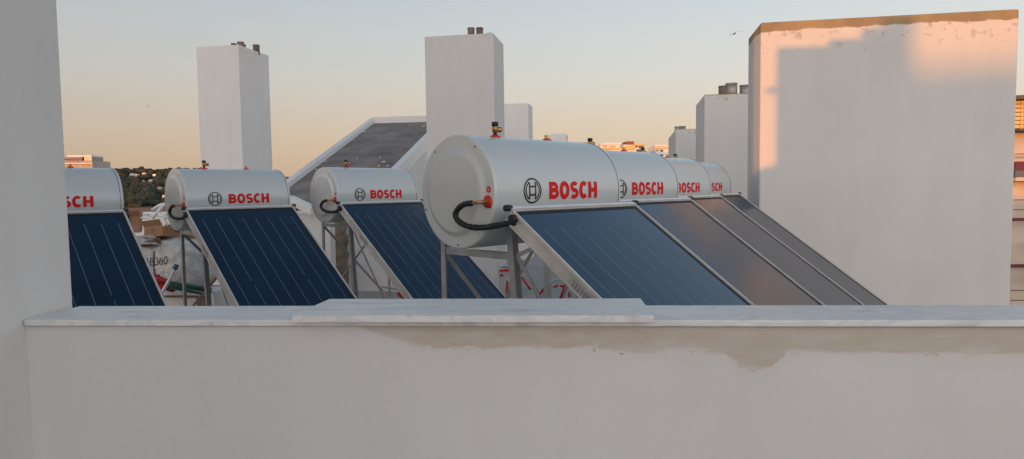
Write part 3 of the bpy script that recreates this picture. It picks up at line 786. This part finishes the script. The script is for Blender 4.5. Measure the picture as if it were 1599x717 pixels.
tile = mat('clay_tile', (.26, .10, .06), .9); pane = mat('far_window', (.03, .035, .045), .2); vio = mat('violet_panel', (.07, .06, .17), .4)
HP = []
def far_house(px, py, wpx, hpx, label):
    p = hit(px, py); HP.append(p.copy()); s = p.y / FPX; w_ = wpx * s; h = hpx * s
    e = empty('far_house', p - Vector((0, 0, 1)), R(random.uniform(-8, 8))); tag(e, label, 'house', 'far white houses on the wooded ridge')
    m = MB(); m.box((-w_ / 2, 0, 0), (w_ / 2, w_ * .7, h + 1)); m.build('wall', wall_w, e)
    m = MB(); m.box((-w_ / 2 - .4, -.4, h + 1.01), (w_ / 2 + .4, w_ * .7 + .4, h + 1.5)); m.build('roof', tile, e)
    for k in range(2):
        m = MB(); x = -w_ / 2 + w_ * (.25 + .4 * k); m.box((x, -.06, 1 + h * .35), (x + w_ * .14, -.01, 1 + h * .75)); m.build('window', pane, e)
for a in ((206, 274, 7, 3, 'far white house at the left end of the ridge line'), (213, 275.5, 5, 3.5, 'small far white house second from the left on the ridge line'), (225, 274, 6, 4, 'brightest far white house, at the crest of the ridge'),
          (222, 284, 4, 3, 'tiny far white house low on the wooded slope, the left one'), (236, 283.5, 8, 3, 'long far white house on the wooded slope'), (249, 296, 6, 4, 'far white house low on the slope close to the middle heater'), (256, 309, 5, 4, 'lowest far white house, just left of the tank end'), (241, 275, 5, 3, 'far white house at the right end of the ridge line')): far_house(*a)
woodland()
def leaf_tree(name, x, y, z, h, rr, label, n=900, leaf=.5, seed=1, dens=None):
    rng = random.Random(seed); e = empty(name, (x, y, z)); tag(e, label, 'tree')
    m = MB(); m.tube([(0, 0, 0), (rr * .03, 0, h * .35), (-rr * .04, rr * .03, h * .8)], [rr * .07, rr * .055, rr * .02], 10)
    for k in range(7):
        a = rng.uniform(0, 6.28); z0 = h * rng.uniform(.3, .7); m.tube([(0, 0, z0), (rr * .35 * math.cos(a), rr * .35 * math.sin(a), z0 + h * .1), (rr * .75 * math.cos(a), rr * .75 * math.sin(a), z0 + h * .2)], [rr * .03, rr * .02, rr * .008], 6)
    m.build('trunk', M['bark'], e)
    m = MB(); cl = []
    for k in range(34):
        a = rng.uniform(0, 6.28); u = rng.uniform(-1, 1); q = rng.uniform(.35, 1.0); c = math.sqrt(1 - u * u)
        cl.append((Vector((rr * q * c * math.cos(a), rr * q * c * math.sin(a), h * .68 + h * .3 * u * q)), rr * rng.uniform(.16, .34)))
    for k in range(n):
        c, r_ = cl[k % len(cl)]; d = Vector([rng.gauss(0, .5) for _ in range(3)]) * r_; p = c + d
        u = Vector([rng.uniform(-1, 1) for _ in range(3)]).normalized(); v = u.orthogonal().normalized() * leaf * rng.uniform(.5, 1.1); u = u * leaf * rng.uniform(.5, 1.1)
        m.bm.faces.new([m.bm.verts.new(p + u * a_ + v * b_) for a_, b_ in ((-1, 0), (0, -.6), (1, 0), (0, .6))])
    m.build('crown', M['leaf'], e, recalc=False); return e
p = hit(182, 279, 500); leaf_tree('ridge_tree', p.x, p.y, p.z - 1, 14, 6, 'dark tree standing proud of the ridge beside the left tank', 700, 1.2, 4)
# unseen tree added behind the photographer; its crown softens the tower's right-hand light
tp = at(1625, 120, 7.2) - SD * 40
leaf_tree('shade_tree', tp.x, tp.y, GROUND, tp.z - GROUND + TREEDZ, 1.7, 'unseen tall leafy tree added far behind the photographer to soften the light', 7000, .13, 8)

# ------------------------------------------------------------------ distant buildings catching the sun
def stacked(name, px0, px1, ytop, Y, label, floors, base=None):
    """floors: list of (top px, bottom px, x0 frac, x1 frac, proud m, material, part name)"""
    a = at(px0, ytop, Y); b = at(px1, ytop, Y); W = b.x - a.x; dp = 9
    e = empty(name, (a.x, Y, GROUND), 0); tag(e, label, 'building')
    m = MB(); m.box((0, .0, 0), (W, dp, a.z - GROUND)); m.build('wall', base or wall_w, e)
    for (t, bt, f0, f1, pr, mt, nm) in floors:
        zt = at(px0, t, Y).z - GROUND; zb = at(px0, bt, Y).z - GROUND
        m = MB(); m.box((W * f0, -pr, zb), (W * f1, (-.005 if zt <= a.z - GROUND + .01 else dp * .6), zt)); m.build(nm, mt, e)
    return e
ylo = mat('yellow_render', (.72, .50, .20), .85, vary=.15, vscale=.6)
stacked('apartment_block', 938, 1006, 226.5, 150, 'sunlit apartment block with yellow balcony bands, on the skyline behind the second tank',
        [(223.5, 226.4, .0, .47, .3, wall_w, 'parapet'), (221.5, 226.4, .58, .76, .2, tile, 'roof'), (231, 233.5, -.02, .45, .5, ylo, 'balcony'), (236, 240, -.01, .50, .6, ylo, 'balcony'), (224.5, 227.5, .76, 1.0, .6, ylo, 'parapet'),
         (226.8, 231, .44, .52, .05, M['galv'], 'panel'), (228, 234, .55, .78, .4, ylo, 'balcony'), (229, 232.5, .87, .99, .08, pane, 'window'), (234, 239, .82, .98, .08, pane, 'window'), (229, 231, .80, .85, .08, pane, 'window'), (227.5, 230, .05, .14, .06, wall_o, 'window'), (227.8, 230.2, .2, .34, .06, wall_o, 'window')])
stacked('apartment_block', 1023, 1043, 228.5, 170, 'small sunlit white apartment block with yellow top band beside the distant small tower',
        [(226.8, 228.4, 0, .9, .3, wall_w, 'parapet'), (229.5, 232.5, -.05, 1.04, .5, ylo, 'balcony'), (234, 237, .42, .62, .06, pane, 'window'), (241, 244, .40, .62, .06, pane, 'window'), (234, 236.5, .1, .18, .06, pane, 'window'), (241, 243, .1, .18, .06, pane, 'window')])
stacked('apartment_block', 60, 144, 252, 200, 'distant white building with violet rooftop panels above the left tank',
        [(246, 251.9, .86, 1.0, .2, M['galv'], 'roof_hut'), (243.5, 245.9, .55, 1.0, .3, wall_w, 'canopy'), (246, 249, .3, .84, .5, vio, 'rooftop_panel'), (250.0, 251.9, .5, .84, .6, vio, 'rooftop_panel'), (257, 262.5, .50, .70, .05, wall_o, 'window'), (257, 262.5, .81, .95, .05, wall_o, 'window'), (255.8, 256.8, .44, 1.01, .4, wall_w, 'cornice')], mat('darkened_white_render', (.42, .38, .35), .9, vary=.15, vscale=.4))  # white wall with its base colour darkened evenly

# neighbour with balconies at the right edge
def neighbour():
    Y = 40; a = at(1568, 152, Y); b = at(1800, 152, Y); W = b.x - a.x
    e = empty('balcony_house', (a.x, Y, GROUND)); tag(e, 'tall cream house with stacked balconies and yellow louvres at the right edge', 'building')
    def zz(py): return at(1590, py, Y).z - GROUND
    cream = mat('cream_render', (.60, .50, .41), .85, vary=.1, vscale=.7); mar = mat('maroon_band', (.13, .025, .03), .6); gb = mat('slate_blue_band', (.11, .125, .14), .5); dg = mat('dark_slab', (.10, .085, .08), .7)
    def part(nm, mt, x0, x1, pt, pb, y0, y1):
        m = MB(); m.box((x0, y0, zz(pb)), (x1, y1, zz(pt))); return m.build(nm, mt, e)
    part('wall', cream, 0, W, 157, 760, 0, 8)
    # roof slab with a curved edge
    m = MB(); n = 16; T_ = [(W * i / n, -1.4 * math.sin(math.pi * (i / n)) - .5) for i in range(n + 1)]
    lo = [m.bm.verts.new((x, y, zz(156.8))) for x, y in T_] + [m.bm.verts.new((W, 8.2, zz(156.8))), m.bm.verts.new((0, 8.2, zz(156.8)))]
    up = [m.bm.verts.new((v.co.x, v.co.y, zz(151))) for v in lo]
    m.bm.faces.new(lo[::-1]); m.bm.faces.new(up)
    for i in range(len(lo)): m.bm.faces.new((lo[i], lo[(i + 1) % len(lo)], up[(i + 1) % len(lo)], up[i]))
    m.build('roof', dg, e)
    for k in range(7): part('louvre', ylo, .3, W, 158.2 + k * 6.3, 162.6 + k * 6.3, -.22, -.04)
    for k in range(8):
        m = MB(); x = .85 + k * .9; m.box((x, -.28, zz(203)), (x + .07, -.225, zz(157.5))); m.build('louvre_post', ylo, e)
    part('slab', dg, .1, W, 203.5, 206.5, -1.1, -.01)
    for py in (241, 246): part('rail', dg, .05, W, py, py + 1.2, -1.0, -.95)
    part('balcony_front', mar, .05, W, 253, 267, -1.0, -.9); part('balcony_front', gb, .0, W, 267.2, 277, -1.1, -.9)
    part('slab', cream, .05, W, 277.2, 283, -1.08, -.01)
    for py in (311, 326): part('rail', dg, .05, W, py, py + 1.2, -1.0, -.95)
    part('balcony_front', mar, .05, W, 339, 344, -1.0, -.9); part('window', pane, .1, .42, 349, 376, -.03, -.005)
    part('window', pane, .1, .42, 388, 410, -.03, -.005); part('balcony_front', mar, .05, W, 411, 416, -.6, -.5)
    part('window', pane, .05, .35, 451, 475, -.03, -.005)
    for py in (449, 464): part('rail', dg, .05, W, py, py + 1.2, -1.0, -.95)
    for (p0, p1, p2) in (((1578, 378), (1590, 379), (1640, 384)), ((1578, 427), (1590, 431), (1640, 445)), ((1580, 383), (1589, 400), (1605, 437))):
        m = MB(); m.tube(smooth_path([Vector((at(q[0], q[1], Y).x - a.x, -1.2, zz(q[1]))) for q in (p0, p1, p2)], 6), .11, 10); m.build('stair_rail', M['metal'], e)
neighbour()

# ------------------------------------------------------------------ rubble between the left heaters
def carton(px, py, Y, w_, d, h, rz, label, tilt=0, flaps=True):
    p = at(px, py, Y); e = empty('cardboard_box', p, R(rz)); e.rotation_euler = (R(tilt), R(tilt * .6), R(rz)); tag(e, label, 'box')
    m = MB(); t = .006
    m.box((-w_ / 2, -d / 2, 0), (w_ / 2, -d / 2 + t, h)); m.box((-w_ / 2, d / 2 - t, 0), (w_ / 2, d / 2, h)); m.box((-w_ / 2, -d / 2 + t, 0), (-w_ / 2 + t, d / 2 - t, h)); m.box((w_ / 2 - t, -d / 2 + t, 0), (w_ / 2, d / 2 - t, h)); m.box((-w_ / 2 + t, -d / 2 + t, 0), (w_ / 2 - t, d / 2 - t, t))
    m.build('carton', M['card'], e)
    for s_, a in ((-1, 35), (1, 60)):
        m = MB(); m.box((-w_ / 2, 0, 0), (w_ / 2, t, d * .45)); f = m.build('flap', M['card'], e); f.location = (0, s_ * d / 2, h + .002); f.rotation_euler = (R(-s_ * a), 0, 0)
    m = MB(); m.box((-.03, -d / 2 - .0015, 0), (.03, -d / 2 - .0005, h)); m.build('tape', M['wood'], e)
carton(205, 362, 9.2, .24, .22, .22, 20, 'upright open cardboard box beside the left tank', 3)
carton(249, 371, 8.3, .27, .20, .12, -14, 'wide open cardboard box lying on the white sack', -10)
carton(240, 384, 8.2, .22, .18, .06, 12, 'flattened cardboard box crushed on the left shoulder of the sack', 8)
carton(300, 378, 8.9, .5, .30, .14, 5, 'cardboard box half hidden behind the middle heater stand', 4)
def sack():
    c = at(268, 452, 8.4); e = empty('rubble_sack', (c.x, c.y, .30), R(-8)); tag(e, 'big white woven rubble sack printed with black letters, under the cardboard', 'sack')
    m = MB(); bmesh.ops.create_cube(m.bm, size=1); bmesh.ops.subdivide_edges(m.bm, edges=m.bm.edges, cuts=22, use_grid_fill=True)
    for v in m.bm.verts:
        p = v.co * 2; q = Vector(p); l = max(.001, (abs(p.x) ** 4 + abs(p.y) ** 4 + abs(p.z) ** 4) ** .25); q = p / l * 1.0
        x = q.x * .50 * (1 - .10 * max(0, q.z)); y = q.y * .33; z = .31 + q.z * .31
        n_ = noise.noise((x * 4, y * 4, z * 4)) * .035 + noise.noise((x * 9, y * 9, z * 7)) * .016 + abs(noise.noise((x * 6 + z * 5, y * 5, z * 3 + 7))) * .03
        d = Vector((q.x, q.y, q.z * .4)).normalized(); v.co = Vector((x, y, z)) + d * n_
    for f in m.bm.faces: f.smooth = True
    body = m.build('sack_body', M['sack'], e)
    from mathutils.bvhtree import BVHTree
    bt = BVHTree.FromPolygons([v.co for v in body.data.vertices], [p.vertices for p in body.data.polygons])
    # printed letters, drawn as thin strokes lying just off the front of the cloth
    def wrap(u, v, o=0):
        z = .33 + v + u * .12; h_ = bt.ray_cast(Vector((u, -2, z)), Vector((0, 1, 0)))[0]
        return Vector((u, (h_.y if h_ else -.35) - .005 - o, z))
    m = MB(); h = .088; w_ = .010; x = -.15; k = [0]
    def st(p, closed=False): k[0] += .0002; stroke(m, p, w_, wrap, closed, k[0])
    def adv(): return .062
    # B A B 3 6 0
    for ch in 'BAB360':
        if ch == 'B':
            st([(x, 0), (x, h)]); st([(x, h)] + arc(x + .022, h * .75, .018, h * .25, 90, -90, 10) + [(x, h * .5)]); st([(x, h * .5)] + arc(x + .022, h * .25, .022, h * .25, 90, -90, 10) + [(x, 0)])
        elif ch == 'A': st([(x, 0), (x + .022, h), (x + .044, 0)]); st([(x + .01, h * .35), (x + .034, h * .35)])
        elif ch == '3': st(arc(x + .02, h * .74, .022, h * .26, 150, -90, 12)); st(arc(x + .02, h * .25, .024, h * .25, 90, -150, 12))
        elif ch == '6': st(arc(x + .024, h * .28, .022, h * .28, 0, 350, 20), True); st(arc(x + .06, h * .30, .058, h * .70, 180, 118, 8))
        elif ch == '0': st(arc(x + .024, h * .5, .023, h * .5, 0, 350, 20), True)
        x += adv()
    m.build('print', M['blackprint'], e, recalc=False)
    for x in (.014, .028):
        m = MB(); m.tube([wrap(x + .004 * math.sin(i_), -.16 + .03 * i_) for i_ in range(12)], .003, 6); m.build('strap', M['dark'], e)
sack()
m = MB()
for k in range(5): m.box((-.65, -.4 + k * .19, .20), (.65, -.29 + k * .19, .222))
for k in range(3): m.box((-.65 + k * .6, -.4, .06), (-.55 + k * .6, .47, .198))
for k in range(3): m.box((-.65, -.4 + k * .38, 0), (.65, -.29 + k * .38, .058))
c = at(272, 452, 8.4); o = m.build('pallet', M['wood'], None, 0, (c.x, c.y + .02, .05)); o.rotation_euler = (0, 0, R(-8)); tag(o, 'old wooden pallet under the white rubble sack', 'pallet')
def blob(name, mt, px, py, Y, sx, sy, sz, seed, label, cat, amp=.5):
    p = at(px, py, Y); m = MB(); bmesh.ops.create_icosphere(m.bm, subdivisions=4, radius=1)
    for v in m.bm.verts:
        n_ = 1 + amp * noise.noise(v.co * 1.7 + Vector((seed, 0, 0))) + amp * .5 * abs(noise.noise(v.co * 5 + Vector((seed, 3, 0)))); v.co = Vector((v.co.x * sx * n_, v.co.y * sy * n_, max(v.co.z, -.5) * sz * n_))
    for f in m.bm.faces: f.smooth = True
    o = m.build(name, mt, None, 0, p); tag(o, label, cat)
blob('plastic_film', M['clear'], 224, 377, 8.1, .16, .12, .055, 3, 'crumpled grey plastic film on the sack, left of the cardboard', 'plastic film', .7)
blob('red_tarp', M['redtarp'], 243, 446, 7.7, .15, .15, .11, 9, 'crumpled dark red tarp on the roof floor beside the left panel', 'tarp', .8)
blob('plastic_film', M['sack'], 217, 400, 8.3, .22, .18, .17, 21, 'pale crumpled bag bulging behind the left panel edge', 'bag', .5)
for i, (a, b) in enumerate((((262, 440), (330, 452)), ((262, 444), (330, 456)), ((265, 449), (318, 459)))):
    m = MB(); m.tube([at(*a, 7.6 + i * .03), at(*b, 7.9 + i * .02)], .017, 12)
    tag(m.build('green_pipe', M['green']), ('uppermost', 'middle', 'lowest')[i] + ' of three green plastic pipes lying below the white sack', 'pipe', 'green pipes below the sack')
for i, (a, b) in enumerate((((228, 427), (262, 441)), ((232, 432), (252, 441)))):
    m = MB(); m.tube([at(*a, 7.6), at(*b, 7.55 + .03 * i)], .012, 10); tag(m.build('red_pipe', M['red']), ('longer upper', 'shorter lower')[i] + ' red pipe leaning on the red tarp', 'pipe', 'red pipes on the tarp')
pp = smooth_path([at(247, 466, 7.0), at(256, 452, 7.0), at(266, 434, 7.02), at(273, 420, 7.05)], 6)
e = empty('drain_hose', pp[0]); tag(e, 'bent white plastic hose with a blue end cap, upright before the sack', 'hose')
m = MB(); m.tube([p - pp[0] for p in pp], .017, 12); m.build('hose', M['white'], e)
m = MB(); d = (pp[-1] - pp[-2]).normalized(); m.tube([pp[-1] - pp[0] - d * .005, pp[-1] - pp[0] + d * .05], .024, 14); m.build('end_cap', M['blue'], e)
# old white plastic frame on top of the heap
e = empty('plastic_chair', at(240, 350, 8.7)); tag(e, 'broken white plastic chair frame lying on the heap by the middle heater', 'chair'); o0 = e.location
for a, b, r_ in (((230, 353), (256, 320), .020), ((238, 328), (262, 318), .022), ((236, 337), (262, 340), .016), ((246, 322), (262, 352), .014), ((220, 340), (244, 346), .012)):
    m = MB(); m.tube([at(*a, 8.7) - o0, (at(*a, 8.7) + at(*b, 8.6)) / 2 - o0 + Vector((0, 0, .02)), at(*b, 8.6) - o0], r_, 10); m.build('frame_bar', M['white'], e)
m = MB(); a = at(283, 468, 8.0); m.box((-.42, 0, 0), (.42, .45, .32)); o = m.build('concrete_bench', M['plaster'], None, .01, (a.x, a.y, 0)); o.rotation_euler = (0, 0, R(-6)); tag(o, 'low white rendered block on the roof floor below the sack', 'block')
# pieces by the chimney foot, seen through the nearest stand
def arc3(c, r, a0, a1, n=24, sq=1): return [Vector((c.x + r * math.cos(R(a0 + (a1 - a0) * i / n)), c.y - .0 + .02 * math.sin(i), c.z + r * sq * math.sin(R(a0 + (a1 - a0) * i / n)))) for i in range(n + 1)]
c = at(873, 458, 8.2); e = empty('hose_coil', c); tag(e, 'coil of white hose wrapped in red tape, behind the nearest collector', 'hose coil')
for k in range(3):
    m = MB(); m.tube([p - c for p in arc3(c + Vector((0, .03 * k, -.012 * k)), .165 + .012 * k, -20, 330)], .011, 8); m.build('loop', M['sack'], e)
for a0, a1 in ((60, 85), (100, 120), (-5, 20)):
    m = MB(); m.tube([p - c for p in arc3(c - Vector((0, .02, .03)), .125, a0, a1, 5)], .014, 8); m.build('tape', M['red'], e)
m = MB(); m.tube([at(885, 438, 8.15) - c, at(874, 468, 8.15) - c], .013, 8); m.build('tape', M['red'], e)
m = MB(); m.tube([at(889, 440, 8.2), at(876, 470, 8.25)], .012, 8); tag(m.build('steel_rod', M['metal']), 'thin grey rod leaning right of the hose coil', 'rod')
c = at(792, 440, 8.4); e = empty('cement_bag', c); tag(e, 'red and white striped paper bag standing at the chimney foot', 'bag')
m = MB(); bmesh.ops.create_cube(m.bm, size=1); bmesh.ops.subdivide_edges(m.bm, edges=m.bm.edges, cuts=9, use_grid_fill=True)
for v in m.bm.verts:
    v.co = Vector((v.co.x * .20, v.co.y * .1, v.co.z * .42)) ; v.co += Vector((noise.noise(v.co * 9), 0, noise.noise(v.co * 8 + Vector((5, 0, 0))))) * .03
m.build('bag_body', M['sack'], e)
for z0, z1, x0, x1 in ((.14, .158, -.09, .06), (.08, .105, -.09, -.05), (-.2, .02, -.012, .01), (-.02, -.10, .05, .07)):
    m = MB(); m.box((x0, -.066, min(z0, z1)), (x1, -.060, max(z0, z1))); m.build('stripe', M['redprint'], e)
for i, (a, b) in enumerate((((815, 433), (828, 452)), ((838, 466), (848, 452)))):
    m = MB(); m.tube([at(*a, 8.3), at(*b, 8.2)], .015, 10); tag(m.build('red_pipe', M['red']), ('upper', 'lower')[i] + ' short red pipe seen through the nearest stand', 'pipe', 'red pipes by the chimney foot')
m = MB(); m.tube(smooth_path([at(611, 425, 8.4), at(614, 441, 8.38), at(621, 449, 8.35), at(632, 452, 8.3)], 6), .018, 10); tag(m.build('conduit', M['galv']), 'bent grey conduit on the wall, left of the middle collector edge', 'pipe')
e0_ = at(633, 462, 8.0); e = empty('valve_wheel', e0_); tag(e, 'small red valve assembly low behind the third heater of the left row', 'valve')
for k in range(7):
    a = R(20 + k * 23); m = MB(); m.tube([(0, 0, -.06), (.11 * math.cos(a), .02, .07 * math.sin(a))], .014, 8); m.build('spoke', M['red'], e)
m = MB(); m.tube([at(596, 448, 7.95) - e0_, at(628, 453, 8.0) - e0_], .011, 8); m.build('pipe', M['metal'], e)

# ------------------------------------------------------------------ two gulls
def gull(px, py, Y, span, bank, label, rz):
    e = empty('gull', at(px, py, Y), R(rz)); e.rotation_euler = (0, R(bank), R(rz)); tag(e, label, 'bird')
    m = MB(); s = span / 2
    m.tube([(0, -.30 * s, 0), (0, -.22 * s, .01 * s), (0, 0, 0), (0, .25 * s, 0), (0, .42 * s, 0)], [.02 * s, .06 * s, .10 * s, .06 * s, .03 * s], 10)
    P = [(0, .08, .02), (.35, .16, .16), (.62, .05, .12), (1.0, -.18, -.02)]; Q = [(0, -.14, .02), (.35, -.06, .15), (.62, -.12, .11), (1.0, -.20, -.02)]
    for sg in (-1, 1):
        for (dz) in (0, .02):
            v = [[m.bm.verts.new((sg * x * s, y * s, z * s + dz * s)) for x, y, z in L_] for L_ in (P, Q)]
            for i in range(3): m.bm.faces.new((v[0][i], v[0][i + 1], v[1][i + 1], v[1][i]))
    m.build('bird_body', mat('gull_grey', (.10, .10, .10), .7), e)
gull(1147, 53, 30, .62, -24, 'gull gliding in the sky left of the big white tower', 12)
gull(231, 166, 60, .45, 55, 'tiny distant bird in the sky above the hills, left of the chimney', 60)
